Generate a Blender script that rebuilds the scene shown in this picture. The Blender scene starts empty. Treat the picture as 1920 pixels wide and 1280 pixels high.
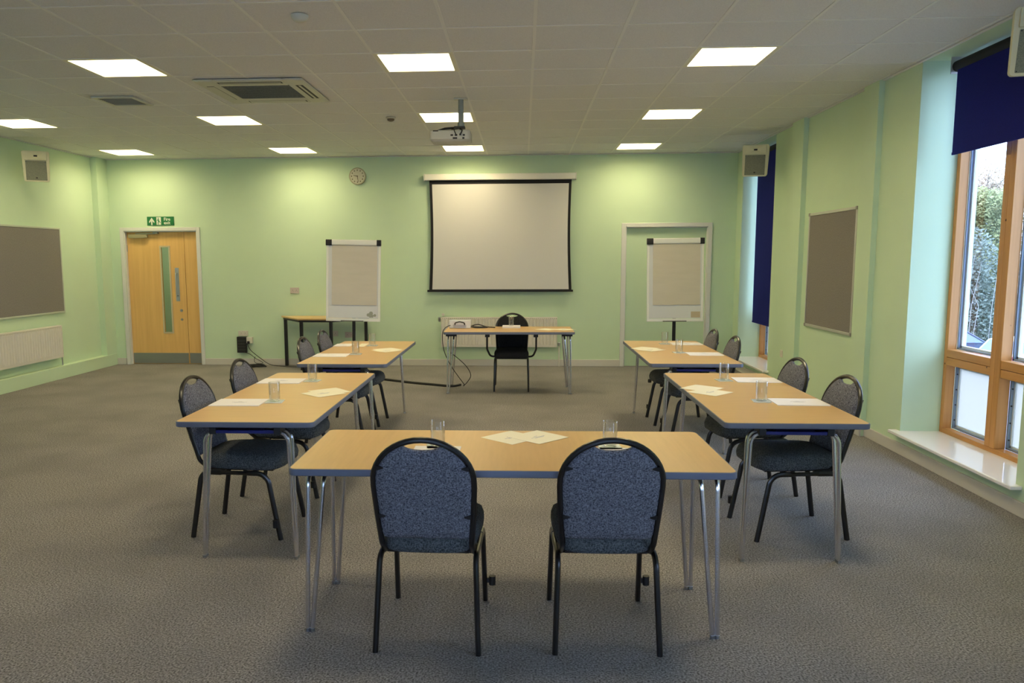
import bpy, bmesh, math, random
from mathutils import Vector, Matrix
random.seed(7)
PI = math.pi
C = bpy.context.scene.collection
SC = bpy.context.scene

# ------------------------------------------------------------------ camera
CAM_F, PITCH, YAW, ROLL, CAM_H = 1472.18, -0.12149, 0.05906, 0.00386, 1.6131
cd = bpy.data.cameras.new('camera')
cd.sensor_width = 36.0
cd.lens = CAM_F / 1920 * 36
cd.shift_x = (960 - 893.74) / 1920
cd.shift_y = (665.65 - 640) / 1920
cd.clip_end = 300
cam = bpy.data.objects.new('camera', cd)
C.objects.link(cam)
R = Matrix.Rotation(YAW, 3, 'Z') @ Matrix.Rotation(PITCH, 3, 'X') @ Matrix.Rotation(ROLL, 3, 'Y')
R = R @ Matrix(((1, 0, 0), (0, 0, -1), (0, 1, 0)))
cam.matrix_world = Matrix.Translation((0, 0, CAM_H)) @ R.to_4x4()
SC.camera = cam

# ------------------------------------------------------------------ light and exposure
SC.view_settings.view_transform = 'Standard'
SC.view_settings.look = 'None'
SC.view_settings.gamma = 1
SC.view_settings.use_curve_mapping = False
SC.view_settings.exposure = 0.0
SKY = 8.8
PANEL = 25.5
w = bpy.data.worlds.new('overcast_sky'); SC.world = w; w.use_nodes = True
nt = w.node_tree; nt.nodes.clear()
out = nt.nodes.new('ShaderNodeOutputWorld'); bg = nt.nodes.new('ShaderNodeBackground')
bg.inputs[0].default_value = (0.53, 0.68, 1.04, 1); bg.inputs[1].default_value = SKY
nt.links.new(bg.outputs[0], out.inputs[0])

# ------------------------------------------------------------------ dimensions of the room
B = 11.866      # back wall
H = 3.141       # ceiling
XR = 3.12       # window wall
XL = -6.43      # noticeboard and radiator wall
YF = -2.6       # wall behind the camera
GX, GY, T = -1.128, 6.032, 0.6   # ceiling grid

# ------------------------------------------------------------------ materials
def lin(c):
    return tuple(((v / 255) / 12.92 if v / 255 <= .04045 else ((v / 255 + .055) / 1.055) ** 2.4) for v in c)

def M(name, col, rough=.6, metal=0., spec=.5, emit=None, es=0., coat=0.):
    m = bpy.data.materials.new(name); m.use_nodes = True
    b = m.node_tree.nodes['Principled BSDF']
    b.inputs['Base Color'].default_value = (*col, 1)
    b.inputs['Roughness'].default_value = rough
    b.inputs['Metallic'].default_value = metal
    b.inputs['Specular IOR Level'].default_value = spec
    b.inputs['Coat Weight'].default_value = coat
    if emit:
        b.inputs['Emission Color'].default_value = (*emit, 1)
        b.inputs['Emission Strength'].default_value = es
    return m

def noise_mat(name, c1, c2, scale, rough=.7, stretch=(1, 1, 1), detail=3, bump=0., lo=.35, hi=.65, spec=.4, c3=None, scale3=3, f3=.5, bscale=None):
    m = M(name, c1, rough, spec=spec); n = m.node_tree.nodes; l = m.node_tree.links
    b = n['Principled BSDF']
    tc = n.new('ShaderNodeTexCoord'); mp = n.new('ShaderNodeMapping'); mp.inputs['Scale'].default_value = stretch
    l.new(tc.outputs['Object'], mp.inputs['Vector'])
    t = n.new('ShaderNodeTexNoise'); t.inputs['Scale'].default_value = scale; t.inputs['Detail'].default_value = detail
    l.new(mp.outputs[0], t.inputs['Vector'])
    r = n.new('ShaderNodeValToRGB'); r.color_ramp.elements[0].position = lo; r.color_ramp.elements[1].position = hi
    r.color_ramp.elements[0].color = (*c1, 1); r.color_ramp.elements[1].color = (*c2, 1)
    l.new(t.outputs[0], r.inputs[0])
    src = r.outputs[0]
    if c3:
        t3 = n.new('ShaderNodeTexNoise'); t3.inputs['Scale'].default_value = scale3; t3.inputs['Detail'].default_value = 4
        l.new(tc.outputs['Object'], t3.inputs['Vector'])
        mx = n.new('ShaderNodeMix'); mx.data_type = 'RGBA'
        mr = n.new('ShaderNodeMapRange'); mr.inputs[1].default_value = .4; mr.inputs[2].default_value = .7; mr.inputs[4].default_value = f3
        l.new(t3.outputs[0], mr.inputs[0]); l.new(mr.outputs[0], mx.inputs[0]); l.new(src, mx.inputs[6])
        mx.inputs[7].default_value = (*c3, 1); src = mx.outputs[2]
    l.new(src, b.inputs['Base Color'])
    if bump:
        bp = n.new('ShaderNodeBump'); bp.inputs['Strength'].default_value = bump; bp.inputs['Distance'].default_value = .004
        tt = t
        if bscale:
            tt = n.new('ShaderNodeTexNoise'); tt.inputs['Scale'].default_value = bscale; l.new(tc.outputs['Object'], tt.inputs['Vector'])
        l.new(tt.outputs[0], bp.inputs['Height']); l.new(bp.outputs[0], b.inputs['Normal'])
    return m

WALLC = (.60, .765, .545)
m_wall = noise_mat('mint_wall_paint', WALLC, tuple(v * .98 for v in WALLC), 3, .75, bump=.08, bscale=140, spec=.25)
m_white = M('white_gloss_paint', (.72, .73, .70), .35)
m_skirt = M('cream_skirting_paint', (.62, .60, .55), .45)
m_ceil = noise_mat('ceiling_tile', (.78, .78, .77), (.71, .71, .70), 160, .9, bump=.15, lo=.4, hi=.62, spec=.2)
m_tbar = M('ceiling_grid_metal', (.80, .80, .76), .5)
m_ac = M('off_white_plastic', (.60, .60, .50), .5)
m_case = M('white_screen_casing', (.84, .82, .74), .4)
m_dark = M('dark_slot', (.012, .013, .012), .6)
m_grille = noise_mat('dark_return_grille', (.20, .21, .18), (.12, .13, .11), 90, .6, stretch=(1, 14, 1))
m_carpet = noise_mat('flecked_grey_carpet', (.056, .053, .050), (.43, .408, .40), 118, .95, detail=5, bump=.8, lo=.30, hi=.70, spec=.1, c3=(.125, .12, .12), scale3=1.6, f3=.35, bscale=120)
m_top = noise_mat('beech_laminate', (.58, .365, .15), (.63, .40, .17), 26, .33, stretch=(2.2, .16, 1), detail=5, lo=.3, hi=.7, spec=.5)
m_topx = noise_mat('beech_laminate_cross', (.58, .365, .15), (.63, .40, .17), 26, .33, stretch=(.16, 2.2, 1), detail=5, lo=.3, hi=.7, spec=.5)
m_edge = M('blue_grey_rubber_edge', (.13, .145, .20), .5)
m_chrome = M('polished_steel_tube', (.76, .76, .82), .22, 1.)
m_steel = M('brushed_steel', (.42, .45, .48), .35, 1.)
m_blue = M('blue_enamel', (.015, .02, .16), .35)
m_black = M('black_enamel_tube', (.008, .008, .009), .28, spec=.6)
m_blackp = M('black_plastic', (.010, .010, .011), .5)
m_fab = noise_mat('navy_grey_weave', (.040, .042, .056), (.27, .275, .31), 170, .95, detail=5, bump=.5, lo=.32, hi=.72, spec=.15)
m_fabg = noise_mat('charcoal_grey_seat_weave', (.026, .030, .032), (.16, .175, .185), 170, .95, detail=5, bump=.5, lo=.32, hi=.72, spec=.15)
m_fabk = noise_mat('black_seat_fabric', (.012, .013, .014), (.03, .03, .032), 170, .95, detail=4, spec=.15)
m_cork = noise_mat('taupe_board_felt', (.21, .195, .18), (.28, .26, .24), 120, .95, detail=4, bump=.2, spec=.1)
m_alu = M('satin_aluminium', (.60, .60, .56), .4, .6)
m_boardf = M('pale_green_board_frame', (.50, .56, .45), .45)
m_screen = M('matt_white_screen', (.68, .67, .655), .95, spec=.1)
m_bord = M('black_screen_border', (.008, .008, .010), .8)
m_rad = M('cream_radiator_enamel', (.72, .69, .62), .4)
m_paper = M('white_paper', (.80, .78, .80), .8)
m_cream = M('cream_paper', (.82, .78, .62), .8)
m_print = M('faint_grey_print', (.46, .47, .52), .8)
m_coast = M('frosted_coaster', (.62, .67, .68), .2, spec=.6)
m_flip = noise_mat('flipchart_paper', (.63, .585, .50), (.66, .61, .525), 3, .85, stretch=(1, 1, 6))
m_wb = M('whiteboard_enamel', (.74, .75, .76), .2)
m_flipf = M('flipchart_white_frame', (.86, .87, .83), .35)
m_green = M('safe_sign_green', (.01, .17, .05), .5)
m_signw = M('sign_white', (.75, .78, .66), .5)
m_clockf = M('clock_face', (.58, .57, .45), .5)
m_clockr = M('clock_rim', (.46, .45, .30), .4)
m_hand = M('clock_hand', (.13, .11, .06), .5)
m_spk = M('cream_speaker_shell', (.66, .64, .45), .5)
m_spkg = noise_mat('grey_speaker_mesh', (.15, .16, .12), (.24, .25, .19), 220, .6)
m_proj = M('grey_white_projector', (.52, .52, .47), .5)
m_shade = noise_mat('navy_roller_blind', (.011, .014, .16), (.014, .018, .20), 200, .85, spec=.15)
def thin_cloth(m, col, f):
    n = m.node_tree.nodes; l = m.node_tree.links; o = n['Material Output']; b = n['Principled BSDF']
    t = n.new('ShaderNodeBsdfTranslucent'); t.inputs[0].default_value = (*col, 1); mx = n.new('ShaderNodeMixShader'); mx.inputs[0].default_value = f
    l.new(b.outputs[0], mx.inputs[1]); l.new(t.outputs[0], mx.inputs[2]); l.new(mx.outputs[0], o.inputs[0])
thin_cloth(m_shade, (.010, .012, .20), .06)
m_pinkw = M('accent_socket', (.58, .52, .46), .5)
m_sock = M('socket_plastic', (.66, .64, .56), .45)
m_rev = M('sill_gloss', (.93, .90, .88), .10, spec=.6)
m_alug = M('blue_grey_window_metal', (.22, .30, .42), .45)
m_aluw = M('pale_window_metal', (.66, .74, .80), .35)
m_pmast = M('painted_pole', (.30, .33, .30), .4)

def wood(name, a, b_, axis, knots=True):
    m = noise_mat(name, a, b_, 18, .4, stretch=tuple(.08 if i == axis else 1.6 for i in range(3)), detail=6, lo=.3, hi=.7)
    if knots:
        n = m.node_tree.nodes; l = m.node_tree.links; bs = n['Principled BSDF']
        src = bs.inputs['Base Color'].links[0].from_socket
        v = n.new('ShaderNodeTexVoronoi'); v.inputs['Scale'].default_value = 8
        tc = n.new('ShaderNodeTexCoord'); l.new(tc.outputs['Object'], v.inputs['Vector'])
        r = n.new('ShaderNodeValToRGB'); r.color_ramp.elements[0].position = .06; r.color_ramp.elements[1].position = .10
        r.color_ramp.elements[0].color = (.10, .035, .01, 1); r.color_ramp.elements[1].color = (1, 1, 1, 1)
        l.new(v.outputs[0], r.inputs[0])
        mx = n.new('ShaderNodeMix'); mx.data_type = 'RGBA'; mx.blend_type = 'MULTIPLY'; mx.inputs[0].default_value = 1
        l.new(src, mx.inputs[6]); l.new(r.outputs[0], mx.inputs[7]); l.new(mx.outputs[2], bs.inputs['Base Color'])
    return m
m_pine = wood('varnished_pine_upright', (.50, .235, .065), (.62, .31, .10), 2)
m_pineh = wood('varnished_pine_rail', (.50, .235, .065), (.62, .31, .10), 1)
m_door = wood('maple_door_veneer', (.74, .45, .155), (.82, .52, .19), 2, False)
m_doorf = M('pale_beading', (.60, .52, .34), .4)

def glass_thin(name, tint, refl=.08):
    m = bpy.data.materials.new(name); m.use_nodes = True; n = m.node_tree.nodes; l = m.node_tree.links; n.clear()
    o = n.new('ShaderNodeOutputMaterial'); mx = n.new('ShaderNodeMixShader'); t = n.new('ShaderNodeBsdfTransparent'); g = n.new('ShaderNodeBsdfGlossy')
    t.inputs[0].default_value = (*tint, 1); g.inputs['Roughness'].default_value = .02
    fr = n.new('ShaderNodeFresnel'); ge = n.new('ShaderNodeNewGeometry'); mr = n.new('ShaderNodeMapRange')
    mr.inputs[3].default_value = 1.45; mr.inputs[4].default_value = 1 / 1.45
    l.new(ge.outputs['Backfacing'], mr.inputs[0]); l.new(mr.outputs[0], fr.inputs[0])
    l.new(fr.outputs[0], mx.inputs[0]); l.new(t.outputs[0], mx.inputs[1]); l.new(g.outputs[0], mx.inputs[2]); l.new(mx.outputs[0], o.inputs[0])
    return m
m_pane = glass_thin('window_glass', (.93, .96, .97))

def frosted():
    m = bpy.data.materials.new('frosted_glass'); m.use_nodes = True; n = m.node_tree.nodes; l = m.node_tree.links; n.clear()
    o = n.new('ShaderNodeOutputMaterial'); mx = n.new('ShaderNodeMixShader'); t = n.new('ShaderNodeBsdfTranslucent'); g = n.new('ShaderNodeBsdfDiffuse')
    t.inputs[0].default_value = (.63, .61, .54, 1); g.inputs[0].default_value = (.6, .62, .6, 1); mx.inputs[0].default_value = .2
    l.new(t.outputs[0], mx.inputs[1]); l.new(g.outputs[0], mx.inputs[2]); l.new(mx.outputs[0], o.inputs[0])
    return m
m_frost = frosted()
def glassm():
    m = M('drinking_glass', (1, 1, 1), .0); b = m.node_tree.nodes['Principled BSDF']
    b.inputs['Transmission Weight'].default_value = 1; b.inputs['IOR'].default_value = 1.45
    # a drinking glass passes light on to the table
    n = m.node_tree.nodes; l = m.node_tree.links
    return m
def tumbler():
    m = bpy.data.materials.new('tumbler_glass'); m.use_nodes = True; n = m.node_tree.nodes; l = m.node_tree.links; n.clear()
    o = n.new('ShaderNodeOutputMaterial'); mx = n.new('ShaderNodeMixShader'); t = n.new('ShaderNodeBsdfTransparent'); g = n.new('ShaderNodeBsdfGlossy')
    t.inputs[0].default_value = (.97, .98, .98, 1); g.inputs['Roughness'].default_value = .06
    lw = n.new('ShaderNodeLayerWeight'); lw.inputs[0].default_value = .28
    mr = n.new('ShaderNodeMapRange'); mr.inputs[3].default_value = .03; mr.inputs[4].default_value = .75
    l.new(lw.outputs['Facing'], mr.inputs[0]); l.new(mr.outputs[0], mx.inputs[0])
    l.new(t.outputs[0], mx.inputs[1]); l.new(g.outputs[0], mx.inputs[2]); l.new(mx.outputs[0], o.inputs[0])
    return m
m_glass = tumbler()
m_lamp = M('lit_diffuser', (.8, .8, .8), .5, emit=(1.0, .84, .52), es=PANEL)
m_lampf = M('lamp_tray', (.80, .78, .62), .5)

# ------------------------------------------------------------------ mesh helpers
def BM(): return bmesh.new()

def box(bm, x0, x1, y0, y1, z0, z1, mat=None):
    vs = [bm.verts.new(p) for p in ((x0, y0, z0), (x1, y0, z0), (x1, y1, z0), (x0, y1, z0), (x0, y0, z1), (x1, y0, z1), (x1, y1, z1), (x0, y1, z1))]
    if mat is not None:
        for v in vs: v.co = mat @ v.co
    for f in ((0, 3, 2, 1), (4, 5, 6, 7), (0, 1, 5, 4), (1, 2, 6, 5), (2, 3, 7, 6), (3, 0, 4, 7)):
        bm.faces.new([vs[i] for i in f])
    return bm

def fillet(pts, rad, seg=6):
    pts = [Vector(p) for p in pts]
    if not isinstance(rad, (list, tuple)): rad = [rad] * len(pts)
    res = [pts[0]]
    for i in range(1, len(pts) - 1):
        a, p, b = pts[i - 1], pts[i], pts[i + 1]
        u = (a - p).normalized(); v = (b - p).normalized()
        ang = u.angle(v)
        if ang > PI - .02 or rad[i] <= 0: res.append(p); continue
        d = min(rad[i] / math.tan(ang / 2), (a - p).length * .49, (b - p).length * .49)
        r = d * math.tan(ang / 2)
        s, e = p + u * d, p + v * d
        c = p + (u + v).normalized() * (r / math.sin(ang / 2))
        s0, e0 = s - c, e - c
        tot = s0.angle(e0)
        for k in range(seg + 1):
            t = k / seg
            res.append(c + (s0 * math.sin((1 - t) * tot) + e0 * math.sin(t * tot)) / math.sin(tot))
    res.append(pts[-1])
    return res

def tube(bm, pts, r, n=10, closed=False, r2=None, flat=1.0):
    pts = [Vector(p) for p in pts]
    N = len(pts); rings = []; up = None
    for i, p in enumerate(pts):
        if closed: t = (pts[(i + 1) % N] - pts[i - 1]).normalized()
        else: t = (pts[min(i + 1, N - 1)] - pts[max(i - 1, 0)]).normalized()
        if up is None:
            up = Vector((0, 0, 1)) if abs(t.z) < .9 else Vector((0, 1, 0))
        up = (up - t * up.dot(t)).normalized(); s = t.cross(up)
        rr = r if r2 is None else r + (r2 - r) * i / (N - 1)
        rings.append([bm.verts.new(p + (up * math.cos(2 * PI * k / n) * rr * flat + s * math.sin(2 * PI * k / n) * rr)) for k in range(n)])
    for i in range(N if closed else N - 1):
        a, b = rings[i], rings[(i + 1) % N]
        for k in range(n):
            bm.faces.new((a[k], a[(k + 1) % n], b[(k + 1) % n], b[k]))
    if not closed:
        bm.faces.new(rings[0][::-1]); bm.faces.new(rings[-1])
    return bm

def lathe(bm, prof, c=(0, 0, 0), n=24, axis='Z', close=True):
    rings = []
    for r, z in prof:
        ring = []
        for k in range(n):
            a = 2 * PI * k / n
            x, y = r * math.cos(a), r * math.sin(a)
            p = {'Z': (x, y, z), 'Y': (x, z, y), 'X': (z, x, y)}[axis]
            ring.append(bm.verts.new((c[0] + p[0], c[1] + p[1], c[2] + p[2])))
        rings.append(ring)
    for a, b in zip(rings[:-1], rings[1:]):
        for k in range(n): bm.faces.new((a[k], a[(k + 1) % n], b[(k + 1) % n], b[k]))
    if close:
        bm.faces.new(rings[0][::-1]); bm.faces.new(rings[-1])
    bmesh.ops.recalc_face_normals(bm, faces=bm.faces[:])
    return bm

def prism(bm, poly, z0, z1, plane='XY', pos=0):
    def P3(a, b, h):
        return {'XY': (a, b, h), 'XZ': (a, h, b), 'YZ': (h, a, b)}[plane]
    lo = [bm.verts.new(P3(a, b, z0)) for a, b in poly]; hi = [bm.verts.new(P3(a, b, z1)) for a, b in poly]
    n = len(poly)
    bm.faces.new(lo[::-1]); bm.faces.new(hi)
    for i in range(n): bm.faces.new((lo[i], lo[(i + 1) % n], hi[(i + 1) % n], hi[i]))
    bmesh.ops.recalc_face_normals(bm, faces=bm.faces[:])
    return bm

def rrect(hw, hd, r, seg=5):
    pts = []
    for cx, cy, a0 in ((hw - r, hd - r, 0), (-hw + r, hd - r, PI / 2), (-hw + r, -hd + r, PI), (hw - r, -hd + r, 1.5 * PI)):
        for k in range(seg + 1):
            a = a0 + PI / 2 * k / seg; pts.append((cx + r * math.cos(a), cy + r * math.sin(a)))
    return pts

def loft(bm, rings, cap=True):
    R_ = [[bm.verts.new(p) for p in ring] for ring in rings]; n = len(R_[0])
    for a, b in zip(R_[:-1], R_[1:]):
        for k in range(n): bm.faces.new((a[k], a[(k + 1) % n], b[(k + 1) % n], b[k]))
    if cap: bm.faces.new(R_[0][::-1]); bm.faces.new(R_[-1])
    bmesh.ops.recalc_face_normals(bm, faces=bm.faces[:])
    return bm

def obj(name, bm, mat, parent=None, bevel=0., smooth=35, mats=None):
    me = bpy.data.meshes.new(name); bm.normal_update(); bm.to_mesh(me); bm.free()
    for m in (mats or [mat]): me.materials.append(m)
    if smooth:
        for p in me.polygons: p.use_smooth = True
        me.set_sharp_from_angle(angle=math.radians(smooth))
    o = bpy.data.objects.new(name, me); C.objects.link(o)
    if parent: o.parent = parent
    if bevel:
        b = o.modifiers.new('bevel', 'BEVEL'); b.width = bevel; b.segments = 2; b.limit_method = 'ANGLE'; b.angle_limit = .7
    return o

def tag(o, label, cat, group=None):
    o['label'] = label; o['category'] = cat
    if group: o['group'] = group
    return o

def thing(name, label, cat, loc=(0, 0, 0), rz=0., group=None):
    o = bpy.data.objects.new(name, None); o.empty_display_size = .1; C.objects.link(o)
    o.location = loc; o.rotation_euler = (0, 0, rz)
    return tag(o, label, cat, group)

def struct(name, bm, mat, parent=None, **k):
    o = obj(name, bm, mat, parent, **k)
    if parent is None: o['kind'] = 'structure'
    return o

def kids(o): return [c for c in C.objects if c.parent == o]

def dup(root, loc, rz, label, group=None):
    r = root.copy(); C.objects.link(r); r.location = loc; r.rotation_euler = (0, 0, rz)
    r['label'] = label
    if group: r['group'] = group
    for ch in kids(root):
        c = ch.copy(); C.objects.link(c); c.parent = r
        for g in kids(ch):
            d = g.copy(); C.objects.link(d); d.parent = c
    return r

def text_bm(s, size, depth=.001):
    cu = bpy.data.curves.new('t', 'FONT'); cu.body = s; cu.size = size; cu.extrude = depth; cu.offset = size * .02
    o = bpy.data.objects.new('t', cu); C.objects.link(o)
    me = bpy.data.meshes.new_from_object(o.evaluated_get(bpy.context.evaluated_depsgraph_get()))
    bm = bmesh.new(); bm.from_mesh(me); bpy.data.objects.remove(o); bpy.data.meshes.remove(me)
    return bm

# ------------------------------------------------------------------ the room shell
struct('floor', box(BM(), XL - .2, XR + .48, YF - .2, B + .2, -.12, 0), m_carpet)

# back wall, with the door opening and the blocked-up doorway
bw = BM(); D0, D1, DT = -6.125, -4.985, 2.06; P0, P1, PT = 1.52, 2.715, 2.075
for x0, x1, z0, z1 in ((XL - .2, D0, 0, H + .3), (D0, D1, DT, H + .3), (D1, P0, 0, H + .3), (P0, P1, PT, H + .3), (P1, XR + .48, 0, H + .3)):
    box(bw, x0, x1, B, B + .14, z0, z1)
box(bw, P0, P1, B + .055, B + .14, 0, PT)
struct('wall_back', bw, m_wall)
FX0, FX1, FZ0, FZ1 = -2.2, 1.8, .85, 2.25
fw = BM()
for x0, x1, z0, z1 in ((XL - .2, FX0, 0, H + .3), (FX1, XR + .48, 0, H + .3), (FX0, FX1, 0, FZ0), (FX0, FX1, FZ1, H + .3)): box(fw, x0, x1, YF - .2, YF, z0, z1)
struct('wall_front', fw, m_wall)
lw = box(BM(), XL - .2, XL, YF, B, 0, H + .3); box(lw, XL, XL + .09, 11.57, B, 0, H)
struct('wall_left', lw, m_wall)
WINS = [(5.03, 6.57), (10.15, 11.58), (.2, 1.74)]
rw = BM(); ys = [YF, .2, 1.74, 5.03, 6.57, 10.15, 11.58, B]
for i in range(0, len(ys), 2): box(rw, XR, XR + .48, ys[i], ys[i + 1], 0, H + .3)
for a, b in WINS:
    box(rw, XR, XR + .48, a, b, 0, .165); box(rw, XR, XR + .48, a, b, H - .005, H + .3)
box(rw, XR - .055, XR, 9.03, 9.40, 0, H); box(rw, XR - .048, XR, 7.215, 7.52, 0, H)
struct('wall_right', rw, m_wall)

# skirtings
sk = BM()
box(sk, -4.93, 1.46, B - .018, B, 0, .10); box(sk, 2.775, XR, B - .018, B, 0, .10); box(sk, XL, -6.19, B - .018, B, 0, .10)
struct('baseboard_back', sk, m_skirt, bevel=.004)
sk = BM(); q = XR - .018
for a, b, d in ((YF, 7.215, 0), (7.215 - .018, 7.52 + .018, .048), (7.52, 9.03, 0), (9.03 - .018, 9.40 + .018, .055), (9.40, B - .018, 0)):
    box(sk, q - d, XR - d, a, b, 0, .095)
struct('baseboard_right', sk, m_skirt, bevel=.004)
sk = box(BM(), XL, XL + .10, YF, B - .02, 0, .175)
struct('baseboard_left', sk, m_wall, bevel=.004)

# ceiling: tiles with openings for the lamps, and the grid bars
cells = {}
LAMPS = [(c, r) for c in (-1, 0, 1) for r in (-1, 0, 1, 2)] + [(-2, 1), (-2, 2)]
lampcells = {(4 * c, 4 * r) for c, r in LAMPS}
bm = BM()
i0 = math.floor((XL - GX) / T) - 1; i1 = math.ceil((XR - GX) / T) + 1
j0 = math.floor((YF - GY) / T) - 1; j1 = math.ceil((B - GY) / T) + 1
for i in range(i0, i1):
    for j in range(j0, j1):
        if (i, j) in lampcells: continue
        x0, x1 = max(GX + i * T, XL), min(GX + (i + 1) * T, XR); y0, y1 = max(GY + j * T, YF), min(GY + (j + 1) * T, B)
        if x1 - x0 < .01 or y1 - y0 < .01: continue
        box(bm, x0, x1, y0, y1, H, H + .02)
ceil = struct('ceiling', bm, m_ceil, smooth=0)
bm = BM()
for i in range(i0, i1 + 1):
    x = GX + i * T
    if XL + .02 < x < XR - .02: box(bm, x - .011, x + .011, YF, B, H - .0035, H)
for j in range(j0, j1 + 1):
    y = GY + j * T
    if YF + .02 < y < B - .02: box(bm, XL, XR, y - .011, y + .011, H - .003, H)
obj('ceiling_grid', bm, m_tbar, ceil, smooth=0)
bm = BM()
box(bm, XL, XR, B - .022, B, H - .012, H - .0036); box(bm, XR - .022, XR, YF, B, H - .012, H - .0036); box(bm, XL, XL + .022, YF, B, H - .012, H - .0036)
obj('edge_trim', bm, m_tbar, ceil, smooth=0)

# ------------------------------------------------------------------ recessed ceiling lamps
def lamp_proto():
    t = thing('ceiling_light', '', 'light', (0, 0, 0))
    bm = BM(); h = T / 2 - .012
    for a, b, c, d in ((-T / 2, -h + .02, -T / 2, T / 2), (h - .02, T / 2, -T / 2, T / 2), (-h + .02, h - .02, -T / 2, -h + .02), (-h + .02, h - .02, h - .02, T / 2)):
        box(bm, a, b, c, d, -.004, .03)
    obj('frame', bm, m_lampf, t, smooth=0)
    bm = BM(); g = h - .02
    for a, b, c, d in ((-g - .004, -g, -g, g), (g, g + .004, -g, g), (-g, g, -g - .004, -g), (-g, g, g, g + .004)):
        box(bm, a, b, c, d, .03, .16)
    box(bm, -g, g, -g, g, .1601, .17)
    obj('tray', bm, m_lampf, t, smooth=0)
    obj('diffuser', box(BM(), -g, g, -g, g, .142, .150), m_lamp, t, smooth=0)
    return t
lp = None
where = {(-2, 1): 'recessed square ceiling light over the gap between noticeboard wall speaker and air vent',
 (-2, 2): 'recessed square ceiling light above the wooden fire door',
 (-1, 0): 'recessed square ceiling light between the camera side and the small square air vent',
 (-1, 1): 'recessed square ceiling light just beyond the large air conditioning cassette',
 (-1, 2): 'recessed square ceiling light near the back wall, between door and wall clock',
 (0, 0): 'recessed square ceiling light hanging over the near middle, in line before the projector pole',
 (0, 1): 'recessed square ceiling light seen directly behind the projector pole',
 (0, 2): 'recessed square ceiling light below and beyond the projector, above the projection screen',
 (1, 0): 'recessed square ceiling light nearest the large blue blind',
 (1, 1): 'recessed square ceiling light, middle one of the row running beside the window wall',
 (1, 2): 'recessed square ceiling light by the back wall above the blocked doorway'}
for c, r in LAMPS:
    lab = where.get((c, r), 'recessed square ceiling light behind the camera, outside the picture')
    loc = (GX + 4 * c * T + T / 2, GY + 4 * r * T + T / 2, H)
    if lp is None: lp = lamp_proto(); lp.location = loc; lp['label'] = lab; lp['group'] = 'recessed ceiling lights'
    else: dup(lp, loc, 0, lab, 'recessed ceiling lights')

# ------------------------------------------------------------------ ceiling fittings
t = thing('air_conditioner', 'square off-white ceiling air conditioning cassette with dark louvre slots', 'air conditioner', (-2.335, 7.21, H - .003)); t.scale = (1, 1, .6)
bm = BM(); s = .475
for a, b, c, d in ((-s, -.30, -s, s), (.30, s, -s, s), (-.30, .30, -s, -.27), (-.30, .30, .27, s)): box(bm, a, b, c, d, -.038, -.004)
obj('fascia', bm, m_ac, t, bevel=.012)
bm = box(BM(), -.30, .30, -.27, .27, -.030, -.006)
for k in range(17): box(bm, -.30, .30, -.26 + k * .031, -.252 + k * .031, -.036, -.03)
obj('intake_grille', bm, m_grille, t, smooth=0)
for a, b, c, d in ((-.28, .28, -.425, -.36), (-.28, .28, .36, .425), (-.425, -.36, -.28, .28), (.36, .425, -.28, .28)):
    sl = obj('air_slot', box(BM(), a, b, c, d, -.0395, -.036), m_dark, t, smooth=0)
    mx, my = (a + b) / 2, (c + d) / 2; lw_ = .010 if (a > .3 or (a == -.28 and c < 0)) else .030; lx, ly = (b - a) / 2 - .012, (d - c) / 2 - .012
    bm = box(BM(), mx - (lx if lx > ly else lw_), mx + (lx if lx > ly else lw_), my - (ly if ly > lx else lw_), my + (ly if ly > lx else lw_), -.0425, -.0398)
    obj('louvre', bm, m_ac, sl, smooth=0)

t = thing('ceiling_vent', 'small square ceiling air vent with dark louvred centre', 'vent', (-3.835, 7.56, H))
bm = BM(); s, g = .205, .165
for a, b, c, d in ((-s, -g, -s, s), (g, s, -s, s), (-g, g, -s, -g), (-g, g, g, s)): box(bm, a, b, c, d, -.018, -.004)
obj('frame', bm, m_ac, t, smooth=0)
bm = box(BM(), -g, g, -g, g, -.008, -.004)
for k in range(9):
    box(bm, -g, g, -g + .012 + k * .036, -g + .018 + k * .036, -.016, -.008)
obj('louvre_panel', bm, M('vent_louvre', (.34, .33, .28), .6), t, smooth=0)

bm = lathe(BM(), [(.055, -.0045), (.055, -.015), (.042, -.035), (.02, -.045), (.001, -.046)], n=24)
t = tag(obj('ceiling_sensor', bm, m_ac), 'small white dome sensor on the ceiling tile nearest the camera', 'sensor'); t.location = (-1.405, 5.08, H)
t = thing('smoke_detector', 'round smoke detector on the ceiling in front of the wall clock', 'smoke detector', (-1.43, 8.65, H))
obj('base', lathe(BM(), [(.055, -.0045), (.055, -.016), (.048, -.022)], n=24), m_ac, t)
obj('sensing_chamber', lathe(BM(), [(.040, -.022), (.036, -.040), (.018, -.048), (.001, -.049)], n=24), M('detector_brown', (.16, .12, .07), .5), t)

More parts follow.
